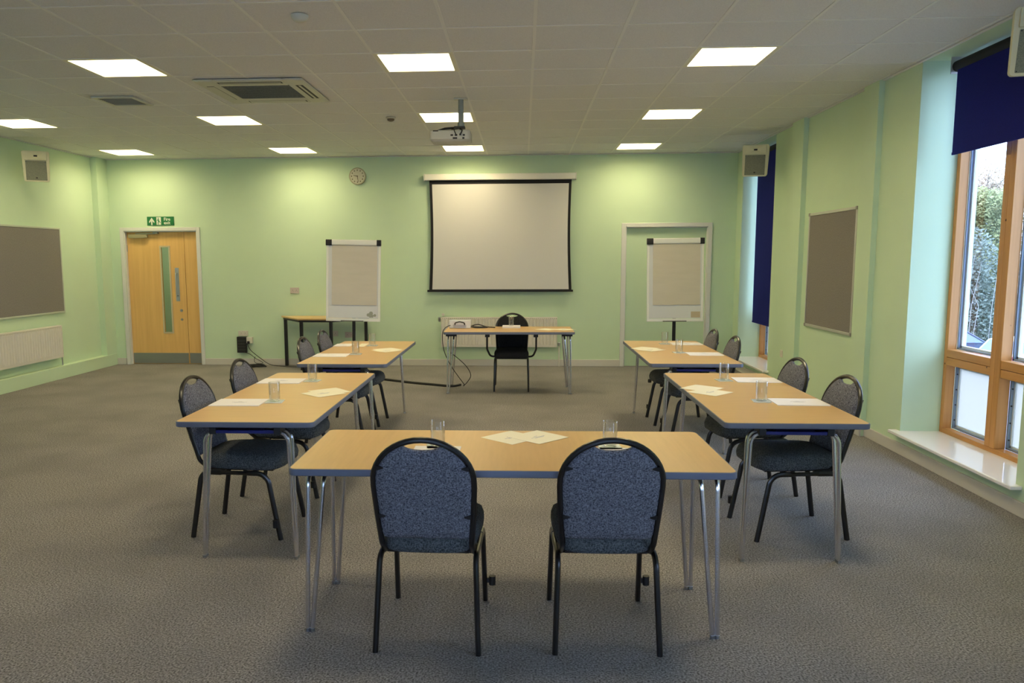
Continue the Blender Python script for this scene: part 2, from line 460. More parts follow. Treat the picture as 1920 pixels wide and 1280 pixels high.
# projector on its pole
t = thing('projector', 'grey-white projector hanging from a ceiling pole by a black bracket', 'projector', (-.70, 7.78, 2.835))
bm = loft(BM(), [[(x, y, -.105) for x, y in rrect(.175, .125, .03)], [(x, y, -.085) for x, y in rrect(.195, .145, .03)], [(x, y, -.01) for x, y in rrect(.195, .145, .03)], [(x, y, 0) for x, y in rrect(.185, .135, .03)]])
obj('case', bm, m_proj, t)
bm = BM()
for x, z, a in ((.02, -.05, .018), (.06, -.05, .018), (.10, -.045, .012), (.135, -.05, .014), (.05, -.078, .03), (.13, -.078, .014)):
    box(bm, x - a * .7, x + a * .7, -.149, -.143, z - .008, z + .008)
obj('socket_panel', bm, m_blackp, t, smooth=0)
obj('lens', lathe(BM(), [(.035, .14), (.035, .165), (.028, .17)], c=(-.1, 0, -.05), axis='Y'), m_blackp, t)
obj('vent_slot', box(BM(), -.16, -.11, -.149, -.144, -.014, -.004), m_blackp, t, smooth=0)
bm = BM()
tube(bm, [(.10, -.10, .004), (.10, -.06, .035), (-.06, -.02, .03), (-.12, -.06, .004)], .011)
tube(bm, [(.10, -.02, .035), (.12, .08, .004)], .011); tube(bm, [(.02, -.04, .03), (.0, .09, .004)], .011)
box(bm, .04, .14, -.10, -.01, .022, .04)
tube(bm, [(.10, -.14, .02), (.04, -.155, -.0), (.06, -.16, -.045)], .006); tube(bm, [(.09, -.13, .02), (.12, -.16, -.01), (.10, -.16, -.05)], .006)
obj('mounting_bracket', bm, m_blackp, t)
t2 = tag(obj('projector_pole', tube(BM(), [(-.60, 7.74, H), (-.60, 7.74, 2.89)], .026, 16), m_pmast), 'grey ceiling pole carrying the projector', 'pole')
obj('ceiling_flange', box(BM(), -.665, -.535, 7.70, 7.78, H - .012, H - .0035), m_ac, t2, smooth=0)
obj('pole_collar', lathe(BM(), [(.032, 2.915), (.034, 2.905), (.034, 2.885), (.030, 2.877)], c=(-.60, 7.74, 0)), m_pmast, t2)

# ------------------------------------------------------------------ back wall fittings
# door 1
d = bpy.data.objects.new('door_1', None); C.objects.link(d); d['kind'] = 'structure'
bm = BM()
for a, b, z0, z1 in ((D0 - .06, D0, 0, DT + .055), (D1, D1 + .055, 0, DT + .055), (D0, D1, DT, DT + .055)): box(bm, a, b, B - .018, B, z0, z1)
for a, b, z0, z1 in ((D0, D0 + .012, 0, DT), (D1 - .012, D1, 0, DT), (D0, D1, DT - .012, DT)): box(bm, a, b, B, B + .13, z0, z1)
obj('door_frame', bm, m_white, d, bevel=.004)
ya, yb = B + .055, B + .098
GXA, GXB, GZA, GZB = -5.585, -5.455, .50, 1.82
bm = BM()
for a, b, z0, z1 in ((D0 + .014, GXA, .006, DT - .014), (GXB, -5.213, .006, DT - .014), (GXA, GXB, .006, GZA), (GXA, GXB, GZB, DT - .014)): box(bm, a, b, ya, yb, z0, z1)
lf = obj('door_leaf', bm, m_door, d, smooth=0)
bm = BM()
for a, b, z0, z1 in ((GXA - .018, GXA + .006, GZA - .018, GZB + .018), (GXB - .006, GXB + .018, GZA - .018, GZB + .018), (GXA, GXB, GZA - .018, GZA + .006), (GXA, GXB, GZB - .006, GZB + .018)): box(bm, a, b, ya - .006, ya, z0, z1)
obj('glazing_bead', bm, m_doorf, lf, smooth=0)
obj('vision_pane', box(BM(), GXA, GXB, ya + .02, ya + .026, GZA, GZB), m_pane, lf, smooth=0)
bm = box(BM(), -5.375, -5.315, ya - .003, ya, .985, 1.50)
tube(bm, fillet([(-5.345, ya, 1.42), (-5.345, ya - .05, 1.42), (-5.345, ya - .05, 1.07), (-5.345, ya, 1.07)], .02), .010)
obj('pull_handle', bm, M('satin_pull_plate', (.34, .40, .44), .5), lf)
bm = lathe(BM(), [(.022, ya - .008), (.022, ya)], c=(-5.30, 0, .84), axis='Y'); lathe(bm, [(.012, ya - .02), (.012, ya - .008)], c=(-5.30, 0, .84), axis='Y'); lathe(bm, [(.018, ya - .005), (.018, ya)], c=(-5.30, 0, .70), axis='Y')
obj('lock', bm, m_steel, lf)
obj('kick_plate', box(BM(), D0 + .02, -5.22, ya - .002, ya, .012, .175), m_steel, lf, smooth=0)
obj('hinge', box(BM(), D0 + .008, D0 + .02, ya - .006, ya + .01, 1.75, 1.85), m_steel, lf, smooth=0)
l2 = obj('narrow_door_leaf', box(BM(), -5.205, D1 - .014, ya, yb, .006, DT - .014), m_door, d, smooth=0)
obj('kick_plate', box(BM(), -5.20, D1 - .018, ya - .002, ya, .012, .175), m_steel, l2, smooth=0)
bm = loft(BM(), [[(x - 5.92, y + ya - .03, 1.955) for x, y in rrect(.13, .026, .02)], [(x - 5.92, y + ya - .03, 1.965) for x, y in rrect(.15, .03, .02)], [(x - 5.92, y + ya - .03, 2.01) for x, y in rrect(.15, .03, .02)]])
cl = obj('door_closer', bm, M('closer_cover', (.42, .38, .22), .45), d)
bm = box(BM(), -5.95, -5.65, ya - .05, ya - .03, 2.015, 2.027); box(bm, -5.67, -5.60, B - .005, ya, 2.02, 2.045)
obj('closer_arm', bm, m_steel, cl, smooth=0)
# corridor seen through the pane
struct('wall_corridor', box(BM(), -6.60, -4.2, B + 1.6, B + 1.7, -.1, 2.7), m_wall)
bm = box(BM(), -6.60, -4.2, B + .2, B + 1.6, -.12, -.005); struct('floor_corridor', bm, m_carpet)
bm = box(BM(), -6.60, -4.2, B + .141, B + 1.6, 2.6, 2.7); struct('ceiling_corridor', bm, m_ceil)
for k_, (a_, b_) in enumerate(((-6.70, -6.60), (-4.2, -4.1))): struct('wall_corridor_' + ('left', 'right')[k_], box(BM(), a_, b_, B + .141, B + 1.7, -.1, 2.7), m_wall)
bm = box(BM(), -6.60, -4.2, B + 1.585, B + 1.6, -.005, .1); struct('baseboard_corridor', bm, m_skirt)
cm = M('corridor_fill_glow', (.8, .8, .8), .5, emit=(1, .9, .68), es=26.0)  # made-up glowing panel, added so the door pane does not go black
tag(obj('corridor_fill_panel', box(BM(), -5.6, -5.2, B + .8, B + 1.1, 2.585, 2.599), cm, smooth=0), 'added unseen glowing panel brightening the corridor behind the fire door', 'light')

# blocked doorway architrave
bm = BM()
for a, b, z0, z1 in ((1.455, P0, 0, 2.135), (P1, 2.775, 0, 2.135), (P0, P1, PT, 2.135)): box(bm, a, b, B - .02, B, z0, z1)
for a, b, z0, z1 in ((P0, P0 + .01, 0, PT), (P1 - .01, P1, 0, PT), (P0, P1, PT - .01, PT)): box(bm, a, b, B, B + .055, z0, z1)
struct('trim_1', bm, m_white, bevel=.004)

# fire exit sign
t = thing('fire_exit_sign', 'green fire exit sign above the wooden door', 'sign', (-5.745, B, 2.145))
obj('sign_board', box(BM(), 0, .42, -.008, 0, 0, .133), m_green, t, smooth=0)
bm = BM()
prism(bm, [(.062, .005), (.062, .065), (.032, .035), (.032, .062), (.073, .118), (.114, .062), (.114, .035), (.084, .065), (.084, .005)], -.0095, -.008, 'XZ')
obj('arrow', bm, m_signw, t, smooth=0)
obj('door_symbol', box(BM(), .148, .218, -.0095, -.008, .008, .125), m_signw, t, smooth=0)
bm = BM()
lathe(bm, [(.008, -.0105), (.008, -.0094)], c=(.178, 0, .108), axis='Y', n=12)
prism(bm, [(.175, .098), (.186, .092), (.196, .060), (.213, .044), (.209, .038), (.188, .052), (.180, .046), (.176, .012), (.168, .012), (.170, .050), (.176, .070), (.168, .078), (.158, .068), (.154, .073), (.168, .090)], -.0105, -.0094, 'XZ')
obj('running_figure', bm, m_green, t, smooth=0)
for s_, zz in (('Fire', .072), ('exit', .018)):
    bm = text_bm(s_, .066, .0008)
    o = obj('lettering', bm, m_signw, t, smooth=0); o.rotation_euler = (PI / 2, 0, 0); o.location = (.262, -.0092, zz)

# wall clock
t = thing('wall_clock', 'round cream wall clock high on the back wall', 'clock', (-2.472, B, 2.85))
obj('case', lathe(BM(), [(.118, 0), (.127, -.012), (.127, -.032), (.118, -.040), (.108, -.036)], axis='Y', n=40), m_clockr, t)
obj('dial', lathe(BM(), [(.109, -.030), (.109, -.0375)], axis='Y', n=40), m_clockf, t)
bm = BM()
for k in range(12):
    a = k * PI / 6; x, z = math.sin(a) * .088, math.cos(a) * .088
    box(bm, x - .007, x + .007, -.039, -.0375, z - .009, z + .009)
obj('dial_marking', bm, m_hand, t, smooth=0)
def hand(ang, L, wd, y):
    a = math.radians(ang); dx, dz = math.sin(a), math.cos(a); nx, nz = dz * wd, -dx * wd
    return prism(BM(), [(nx - dx * .01, nz - dz * .01), (nx * .6 + dx * L, nz * .6 + dz * L), (-nx * .6 + dx * L, -nz * .6 + dz * L), (-nx - dx * .01, -nz - dz * .01)], y - .002, y, 'XZ')
obj('hour_hand', hand(281, .060, .006, -.040), m_hand, t, smooth=0)
obj('minute_hand', hand(172, .085, .005, -.0425), m_hand, t, smooth=0)

# projection screen
t = thing('projection_screen', 'pulled-down white projection screen with black border below its casing', 'screen', (0, B - .003, 0))
cs = obj('casing', box(BM(), -1.457, .765, -.115, 0, 2.772, 2.862), m_case, t, bevel=.008)
obj('end_cap', box(BM(), -1.467, -1.4572, -.118, 0, 2.768, 2.866), m_case, cs, smooth=0)
obj('end_cap', box(BM(), .7652, .775, -.118, 0, 2.768, 2.866), m_case, cs, smooth=0)
def side(xt, xb, bow, n=14, z0=1.155, z1=2.772):
    return [(xt + (xb - xt) * k / n + bow * math.sin(PI * k / n), z1 + (z0 - z1) * k / n) for k in range(n + 1)]
Lo = side(-1.392, -1.408, .022); Ro = side(.708, .722, -.022)
bm = prism(BM(), Lo + Ro[::-1], -.066, -.064, 'XZ'); obj('border', bm, m_bord, t, smooth=0)
Li = side(-1.350, -1.362, .018, z0=1.165, z1=2.715); Ri = side(.668, .680, -.018, z0=1.165, z1=2.715)
bm = prism(BM(), Li + Ri[::-1], -.0685, -.0662, 'XZ'); obj('screen_surface', bm, m_screen, t, smooth=0)
obj('bottom_bar', box(BM(), -1.437, .744, -.082, -.050, 1.128, 1.158), m_bord, t, bevel=.004)
tag(obj('conduit', box(BM(), .742, .754, B - .010, B, 2.865, H - .012), m_wall, smooth=0), 'thin painted cable conduit running from ceiling to screen casing', 'conduit')

# sockets and wall boxes
def socket(x, z, w_, h_, m1, label, kind='wall_socket', cat='socket', gang=2, group=None):
    t = thing(kind, label, cat, (x, B, z), 0, group)
    obj('plate', box(BM(), -w_ / 2, w_ / 2, -.012, 0, -h_ / 2, h_ / 2), m1, t, bevel=.003)
    for k in range(gang):
        cx = (k - (gang - 1) / 2) * w_ * .42
        bm = box(BM(), cx - .004, cx + .004, -.0135, -.012, -.002, .010); box(bm, cx - .016, cx - .009, -.0135, -.012, -.018, -.012); box(bm, cx + .009, cx + .016, -.0135, -.012, -.018, -.012)
        obj('pin_holes', bm, M('pin_hole', (.25, .20, .17), .6) if k == 0 and 'pin_hole' not in bpy.data.materials else bpy.data.materials['pin_hole'], t, smooth=0)
        obj('switch', box(BM(), cx - .007, cx + .007, -.016, -.012, .020, .034), m1, t, smooth=0)
    return t
socket(-3.487, 1.15, .137, .09, m_pinkw, 'pinkish double socket on the wall above the trapezoid table')
socket(-2.90, .49, .137, .085, m_sock, 'double socket low on the wall under the trapezoid table, beside another')
socket(-2.655, .47, .137, .085, m_pinkw, 'double socket low on the wall under the table, closer to the flipchart')
socket(-4.315, .49, .15, .085, m_sock, 'white double socket directly above the black wall box')
t = thing('wall_box', 'black ventilated box on the wall with white plug and cables', 'box', (-4.32, B, .32))
obj('case', box(BM(), -.085, .06, -.055, 0, -.125, .12), m_blackp, t, bevel=.004)
bm = BM()
for k in range(5):
    for j in range(4): box(bm, -.07 + k * .026, -.052 + k * .026, -.0565, -.055, -.09 + j * .045, -.065 + j * .045)
obj('vent_slot', bm, M('dark_grey_slot', (.035, .038, .035), .6), t, smooth=0)
t = thing('power_plug', 'white adaptor with black plug beside the black wall box', 'plug', (-4.21, B, .385))
obj('adaptor', box(BM(), -.045, .045, -.05, 0, -.045, .05), m_sock, t, bevel=.004)
obj('plug_top', box(BM(), -.028, .006, -.075, -.05, -.055, -.01), m_blackp, t, bevel=.004)

def cable(name, pts, r, label, cat='cable', m=m_blackp, rad=.06):
    # smooth curve through the points
    P_ = [Vector(p) for p in pts]; res = []
    for i in range(len(P_) - 1):
        p0 = P_[max(i - 1, 0)]; p1 = P_[i]; p2 = P_[i + 1]; p3 = P_[min(i + 2, len(P_) - 1)]
        for k in range(8):
            t_ = k / 8
            res.append(.5 * ((2 * p1) + (p2 - p0) * t_ + (2 * p0 - 5 * p1 + 4 * p2 - p3) * t_ ** 2 + (3 * p1 - p0 - 3 * p2 + p3) * t_ ** 3))
    res.append(P_[-1])
    return tag(obj(name, tube(BM(), res, r, 7), m), label, cat)
yw = B - .06
cable('power_cable', [(-4.23, yw - .02, .34), (-4.18, yw - .03, .24), (-4.02, yw - .06, .12), (-3.85, yw - .12, .03), (-3.62, 11.66, .006), (-3.40, 11.60, .006), (-3.2, 11.62, .006)], .005, 'black cable from the white adaptor down and along under the trapezoid table')
cable('power_cable', [(-4.27, yw, .20), (-4.18, yw - .03, .17), (-4.09, yw - .08, .12), (-3.99, 11.765, .05), (-4.05, 11.775, .03), (-4.12, 11.78, .05), (-4.13, 11.785, .09), (-4.11, yw - .04, .14)], .004, 'thin black cable looping below the black wall box')
t = thing('extension_reel', 'black coiled extension lead lying on the carpet below the wall box', 'extension lead', (-4.02, 11.60, 0))
bm = BM(); tube(bm, [(math.cos(a * PI / 8) * (.13 - a * .0008), math.sin(a * PI / 8) * .07, .012 + a * .0006) for a in range(48)], .010, 7)
obj('coil', bm, m_blackp, t)
obj('socket_block', box(BM(), -.22, -.03, -.03, .03, .002, .045), m_blackp, t, bevel=.006)
cable('floor_cable', [(-3.2, 11.62, .008), (-2.75, 11.2, .012), (-2.05, 10.52, .014), (-1.50, 10.13, .014), (-1.12, 9.93, .014), (-.90, 9.84, .012), (-.80, 9.95, .012)], .017, 'thick dark cable cover running across carpet to the presenter table', 'cable')
cable('projector_cable', [(-.90, 9.70, .80), (-.955, 9.60, .775), (-.985, 9.57, .70), (-.975, 9.62, .5), (-.90, 9.7, .3), (-.80, 9.78, .13), (-.74, 9.84, .03), (-.76, 9.9, .012), (-.72, 9.89, .04), (-.66, 9.86, .14), (-.70, 9.84, .25), (-.80, 9.80, .36), (-.90, 9.74, .45)], .005, 'thin black cable hanging off the presenter table end and looping up again')

# radiators
def radiator(name, label, L, hh, loc, rz, n):
    t = thing(name, label, 'radiator', loc, rz)
    bm = BM(); prof = []
    for k in range(n):
        x = -L / 2 + L * k / n; wd = L / n
        prof += [(x, 0), (x + wd * .18, -.010), (x + wd * .62, -.010), (x + wd * .80, 0)]
    prof.append((L / 2, 0)); poly = [(a, b - .085) for a, b in prof] + [(L / 2, -.073), (-L / 2, -.073)]
    prism(bm, poly, .035, hh - .03); box(bm, -L / 2, L / 2, -.090, -.073, 0, .035); box(bm, -L / 2, L / 2, -.090, -.073, hh - .03, hh - .004)
    obj('front_panel', bm, m_rad, t, smooth=20)
    obj('back_panel', box(BM(), -L / 2, L / 2, -.045, -.03, .01, hh - .01), m_rad, t, smooth=0)
    bm = box(BM(), -L / 2, L / 2, -.088, -.028, hh - .004, hh)
    box(bm, -L / 2 - .003, -L / 2, -.09, -.028, 0, hh); box(bm, L / 2, L / 2 + .003, -.09, -.028, 0, hh)
    obj('top_and_side_cover', bm, m_rad, t, smooth=0)
    bm = BM()
    for k in range(int(L / .03)): box(bm, -L / 2 + .012 + k * .03, -L / 2 + .026 + k * .03, -.0915, -.090, hh - .026, hh - .016)
    obj('louvre_strip', bm, M('radiator_slot', (.36, .34, .28), .6) if 'radiator_slot' not in bpy.data.materials else bpy.data.materials['radiator_slot'], t, smooth=0)
    bm = BM()
    for s in (-1, 1): box(bm, s * L * .35 - .02, s * L * .35 + .02, -.03, 0, .05, hh - .05)
    obj('wall_bracket', bm, m_rad, t, smooth=0)
    return t
r = radiator('radiator', 'long cream radiator on back wall behind the presenter table', 1.74, .45, (-.36, B - .003, .298), 0, 34)
obj('valve', lathe(BM(), [(.012, .0), (.022, .01), (.024, .05), (.016, .06)], c=(.905, -.055, .01)), m_steel, r)
obj('valve', lathe(BM(), [(.012, .38), (.018, .39), (.018, .44), (.008, .45)], c=(-.90, -.055, 0)), m_steel, r)
obj('pipe', tube(BM(), [(.905, -.055, .02), (.905, -.055, -.296)], .008), m_rad, r)
r = radiator('radiator', 'long cream radiator below the noticeboard facing the windows', 2.0, .44, (XL + .003, 9.425, .295), PI / 2, 38)
obj('pipe', tube(BM(), [(1.02, -.055, .02), (1.02, -.055, -.118)], .008), m_steel, r)
obj('thermostat', box(BM(), -1.23, -1.19, B - .02, B, .76, .80), m_sock, smooth=0); tag(bpy.data.objects['thermostat'], 'tiny white sensor box on the wall just above the radiator end', 'sensor')

# noticeboards
def board(name, label, ylo, yhi, z0, z1, X, s, mf, fw, corner):
    t = thing(name, label, 'noticeboard', (X, (ylo + yhi) / 2, z0))
    L = (yhi - ylo) / 2; hh = z1 - z0
    obj('felt', box(BM(), min(0, s * .016), max(0, s * .016), -L + fw * .6, L - fw * .6, fw * .6, hh - fw * .6), m_cork, t, smooth=0)
    bm = BM()
    for a, b, c, d in ((-L, -L + fw, 0, hh), (L - fw, L, 0, hh), (-L + fw, L - fw, 0, fw), (-L + fw, L - fw, hh - fw, hh)): box(bm, min(0, s * .022), max(0, s * .022), a, b, c, d)
    obj('frame', bm, mf, t, bevel=.003)
    for a in (-L, L):
        for c in (0, hh):
            ca, cc = a - math.copysign(fw * .5, a), c + (fw * .5 if c == 0 else -fw * .5); k = fw * .58
            if corner: obj('corner_cap', box(BM(), min(0, s * .025), max(0, s * .025), ca - k, ca + k, cc - k, cc + k), M('grey_corner', (.3, .3, .27), .5) if 'grey_corner' not in bpy.data.materials else bpy.data.materials['grey_corner'], t, smooth=0)
    return t
board('noticeboard', 'tall grey-brown felt noticeboard in a metal frame between the windows', 7.60, 8.845, .875, 2.09, XR, -1, m_alu, .028, True)
board('noticeboard', 'wide grey-brown felt noticeboard above the side radiator', 8.20, 10.66, .895, 2.065, XL, 1, m_boardf, .024, False)

# switches on the window wall
for (yy, zz, lab) in ((9.60, .47, 'small white blank plate low on the wall between window and noticeboard'), (9.42, .455, 'small cream socket beside a blank plate, below the noticeboard wall')):
    t = thing('wall_plate', lab, 'socket', (XR, 0, 0) if 0 else (XR - (.055 if yy < 9.4 else 0), yy, zz))
    obj('plate', box(BM(), -.01, 0, -.043, .043, -.043, .043), m_sock, t, bevel=.002)
    obj('rocker', box(BM(), -.014, -.01, -.012, .012, -.012, .016), m_sock, t, smooth=0)

# ------------------------------------------------------------------ speakers
def speaker_proto():
    t = thing('wall_speaker', '', 'speaker', group='cream wall speakers')
    W_, H_, D_ = .155, .188, .20
    def ring(y, sx, sz, inset=0):
        return [(x * sx, y, z * sz) for x, z in rrect(W_, H_, .02, 3)]
    def tap(y, sxt, sxb, sz):   # wider at the top than at the bottom
        pts = []
        for x, z in rrect(W_, H_, .022, 4):
            k = sxb + (sxt - sxb) * (z + H_) / (2 * H_); pts.append((x * k, y, z * sz))
        return pts
    bm = loft(BM(), [tap(D_, .70, .66, .78), tap(D_ * .45, .98, .90, .97), tap(.01, 1, .92, 1), tap(0, .98, .90, .985)])
    obj('shell', bm, m_spk, t)
    bm = prism(BM(), [(x * (.5 + .5) * .80, z - .052) for x, z in rrect(.145, .118, .006, 2)], -.006, 0, 'XZ'); gr = obj('grille', bm, m_spkg, t, smooth=0)
    bm = BM()
    for x, z in ((-.108, .058), (.108, .058), (-.108, -.162), (.108, -.162)): lathe(bm, [(.004, -.008), (.004, -.006)], c=(x, 0, z), axis='Y', n=8)
    obj('screw', bm, m_dark, gr)
    obj('badge', box(BM(), -.010, .010, -.008, -.006, -.148, -.134), m_dark, gr, smooth=0)
    # horn: a shallow flare around a small dark throat
    bm = loft(BM(), [[(x, -.001, z + .128) for x, z in rrect(.126, .052, .006, 2)], [(x, -.028, z + .128) for x, z in rrect(.124, .050, .006, 2)], [(x, -.028, z + .128) for x, z in rrect(.114, .042, .006, 2)], [(x, -.006, z + .128) for x, z in rrect(.026, .014, .006, 2)], [(x, -.004, z + .128) for x, z in rrect(.020, .010, .006, 2)]])
    hn = obj('horn', bm, m_spk, t)
    obj('throat', box(BM(), -.020, .020, -.0085, -.002, .118, .138), m_dark, hn, smooth=0)
    bm = tube(BM(), [(0, D_ - .01, 0), (0, D_ + .09, 0)], .018); box(bm, -.05, .05, D_ + .085, D_ + .1, -.06, .06)
    obj('wall_bracket', bm, m_blackp, t)
    return t
sp = speaker_proto()
sp.location = (-6.10, 9.72, 2.79); sp.rotation_euler = (.10, 0, .50); sp['label'] = 'cream wall speaker above the wide noticeboard'
s2 = dup(sp, (2.80, 9.90, 2.785), 0, 'cream wall speaker in front of the narrow far window blind'); s2.rotation_euler = (.10, .03, -.38)
s3 = dup(sp, (2.93, 4.80, 2.83), 0, 'cream wall speaker beside the large blue blind, cut off by the picture edge'); s3.rotation_euler = (.10, .04, -.40)

# ------------------------------------------------------------------ windows
def window(idx, ya, yb, zb, blind_bottom):
    w_ = bpy.data.objects.new('window_%d' % idx, None); C.objects.link(w_); w_['kind'] = 'structure'
    X0, X1 = XR + .31, XR + .385; zs = .165; zt = H - .005; ym = (ya + yb) / 2 + .065
    bm = BM()
    for a, b in ((ya, ya + .045), (yb - .045, yb)): box(bm, X0, X1, a, b, zs, zt)
    fr = obj('window_frame', bm, m_pine, w_, bevel=.004)
    bm = box(BM(), X0 - .006, X1, ym - .064, ym - .001, .228, zt - .045); box(bm, X0 - .004, X1, ym + .001, ym + .064, .228, zt - .045)
    obj('mullion', bm, m_pine, w_, bevel=.004)
    bm = box(BM(), X0, X1, ya + .045, yb - .045, .19, .228); box(bm, X0, X1, ya + .045, yb - .045, zt - .045, zt)
    for a, b in ((ya + .045, ym - .064), (ym + .064, yb - .045)):
        box(bm, X0, X1, a, b, .750, .812); box(bm, X0 - .003, X1, a, b, .815, .877)
    obj('transom', bm, m_pineh, w_, bevel=.004)
    for a, b in ((ya + .045, ym - .064), (ym + .064, yb - .045)):
        for c, d, kind in ((.228, .750, 0), (.877, zt - .045, 1)):
            bm = BM(); f = .014
            for p, q_, r_, s_ in ((a, a + f, c, d), (b - f, b, c, d), (a, b, c, c + f), (a, b, d - f, d)): box(bm, X1, X1 + .045, p, q_, r_, s_)
            al = obj('casement', bm, m_alug, w_, smooth=0)
            bm = BM(); f2 = .030
            for p, q_, r_, s_ in ((a + f, a + f2, c + f, d - f), (b - f2, b - f, c + f, d - f), (a + f, b - f, c + f, c + f2), (a + f, b - f, d - f2, d - f)): box(bm, X1 + .02, X1 + .05, p, q_, r_, s_)
            obj('glazing_bead', bm, m_aluw, al, smooth=0)
            if kind == 0:
                bm = BM()
                for k in range(4): lathe(bm, [(.006, b - f - .004), (.006, b - f)], c=(X1 + .01, 0, c + .07 + k * .125), axis='Y', n=8)
                obj('fixing_screw', bm, m_dark, al)
            obj('pane', box(BM(), X1 + .030, X1 + .036, a + f, b - f, c + f, d - f), m_pane if kind else m_frost, w_, smooth=0)
    bm = prism(BM(), [(ya - .07, 3.045), (ya - .07, XR), (ya + .001, XR), (ya + .001, X0 + .02), (yb - .001, X0 + .02), (yb - .001, XR), (yb + .06, XR), (yb + .06, 3.045)], .166, .192, 'XY')
    # polygon was given as (y, x): swap
    for v in bm.verts: v.co = Vector((v.co.y, v.co.x, v.co.z))
    bmesh.ops.recalc_face_normals(bm, faces=bm.faces[:])
    obj('window_sill', bm, m_rev, w_, bevel=.006)
    return w_
window(1, 5.03, 6.57, 0, 2.4)
window(2, 10.15, 11.58, 0, .7)
window(3, .2, 1.74, 0, 2.4)  # unseen window, added as a source of cool daylight on the foreground
w4 = bpy.data.objects.new('window_4', None); C.objects.link(w4); w4['kind'] = 'structure'  # unseen window added behind the camera, sized to light chair backs and carpet
bm = BM(); n4 = 4; st = (FX1 - FX0) / n4
for k in range(n4 + 1):
    xx = min(max(FX0 + k * st, FX0 + .03), FX1 - .03); box(bm, xx - .03, xx + .03, YF - .14, YF - .07, FZ0, FZ1)
box(bm, FX0, FX1, YF - .14, YF - .07, FZ0, FZ0 + .06); box(bm, FX0, FX1, YF - .14, YF - .07, FZ1 - .06, FZ1)
obj('window_frame', bm, m_pine, w4, smooth=0)
for k in range(n4): obj('pane', box(BM(), FX0 + k * st + .02, FX0 + (k + 1) * st - .02, YF - .108, YF - .102, FZ0 + .04, FZ1 - .04), m_pane, w4, smooth=0)
obj('window_sill', box(BM(), FX0 - .04, FX1 + .04, YF - .06, YF + .05, FZ0 - .02, FZ0 + .003), m_rev, w4, bevel=.005)
for (a, b, zb, lab) in ((5.10, 6.40, 2.395, 'navy roller blind drawn a quarter down over the big near window'), (10.22, 11.50, .70, 'navy roller blind pulled almost to the sill at the far window'), (.27, 1.60, 2.4, 'navy roller blind at the added window behind the camera')):
    t = thing('roller_blind', lab, 'blind', (XR + .18, (a + b) / 2, 0), 0, 'navy roller blinds')
    L = (b - a) / 2
    obj('fabric', box(BM(), -.002, .002, -L, L, zb + .012, 3.06), m_shade, t, smooth=0)
    obj('bottom_bar', box(BM(), -.006, .006, -L, L, zb, zb + .020), m_shade, t, smooth=0)
    obj('roller', lathe(BM(), [(.042, -L - .06), (.042, L + .04)], c=(.02, 0, 3.065), axis='Y', n=20), M('dark_blind_roller', (.006, .007, .018), .8), t)
    bm = box(BM(), -.03, .07, L + .042, L + .05, 3.01, 3.136); obj('end_bracket', bm, m_alu, t, smooth=0)

# ------------------------------------------------------------------ outside
struct('ground', box(BM(), 3.7, 120, -20, 140, -3.3, -3.2), noise_mat('wet_asphalt', (.09, .095, .10), (.13, .135, .14), 4, .6))
def car(x, y, rz, paint, label, tail=True):
    t = thing('car', label, 'car', (x, y, -3.2), rz)
    prof = [(-2.05, .30), (-2.08, .62), (-2.02, .88), (-1.75, .94), (1.05, .92), (1.75, .80), (2.02, .66), (2.08, .32), (1.55, .24), (-1.55, .24)]
    bm = loft(BM(), [[(px, -.80, pz * .98 + .01) for px, pz in prof], [(px * 1.0, -.86, pz) for px, pz in prof], [(px, .86, pz) for px, pz in prof], [(px, .80, pz * .98 + .01) for px, pz in prof]])
    bd = obj('body', bm, paint, t, bevel=.03)
    cab = [(-1.85, .90), (-1.35, 1.40), (-.6, 1.45), (.25, 1.42), (1.10, .90)]
    bm = loft(BM(), [[(px * (1 if k < .79 else 1) , s * k - 0 * (pz - .9), pz) if False else (px, s * (.80 - (pz - .9) * .32), pz) for px, pz in cab] for s, k in ((-1, 1), (1, 1))])
    obj('window_glass', bm, m_carg, t)
    bm = BM()
    for s in (-1, 1):
        yy = lambda z: s * (.815 - (z - .9) * .32)
        for i in range(len(cab) - 1):
            tube(bm, [(cab[i][0], yy(cab[i][1]), cab[i][1]), (cab[i + 1][0], yy(cab[i + 1][1]), cab[i + 1][1])], .035, 6)
        tube(bm, [(-.55, yy(.9), .9), (-.55, yy(1.44), 1.44)], .03, 6)
        tube(bm, [(-1.85, yy(.92), .92), (1.10, yy(.92), .92)], .025, 6)
    loft(bm, [[(px, -.62, 1.405 + .0) for px in (-1.35, .25)] + [(.25, -.62, 1.47), (-.6, -.62, 1.50), (-1.35, -.62, 1.45)], [(px, .62, 1.405) for px in (-1.35, .25)] + [(.25, .62, 1.47), (-.6, .62, 1.50), (-1.35, .62, 1.45)]])
    obj('roof', bm, paint, t)
    for sx in (-1.3, 1.3):
        for sy in (-.78, .78):
            wh = obj('wheel', lathe(BM(), [(.2, -.1), (.31, -.09), (.32, 0), (.31, .09), (.2, .1)], c=(sx, sy, .32), axis='Y', n=20), m_blackp, t)
            obj('hub', lathe(BM(), [(.19, -.105), (.19, .105)], c=(sx, sy, .32), axis='Y', n=16), m_alu, wh)
    for s in (-1, 1):
        obj('tail_light', box(BM(), -2.09, -1.88, s * .62 - .16, s * .62 + .245 * 1 if s > 0 else -.38, .66, .86), m_red, t, bevel=.02)
        obj('headlight', box(BM(), 1.80, 2.08, s * .62 - .12, s * .62 + .12, .56, .70), m_aluw, t, bevel=.02)
    return t
m_carg = M('car_window', (.16, .21, .25), .1)
m_red = M('red_tail_lamp', (.55, .10, .14), .3)
car(20.1, 37.8, 0.0, M('dark_blue_car_paint', (.07, .09, .15), .25), 'dark blue car parked side-on beyond the white car')
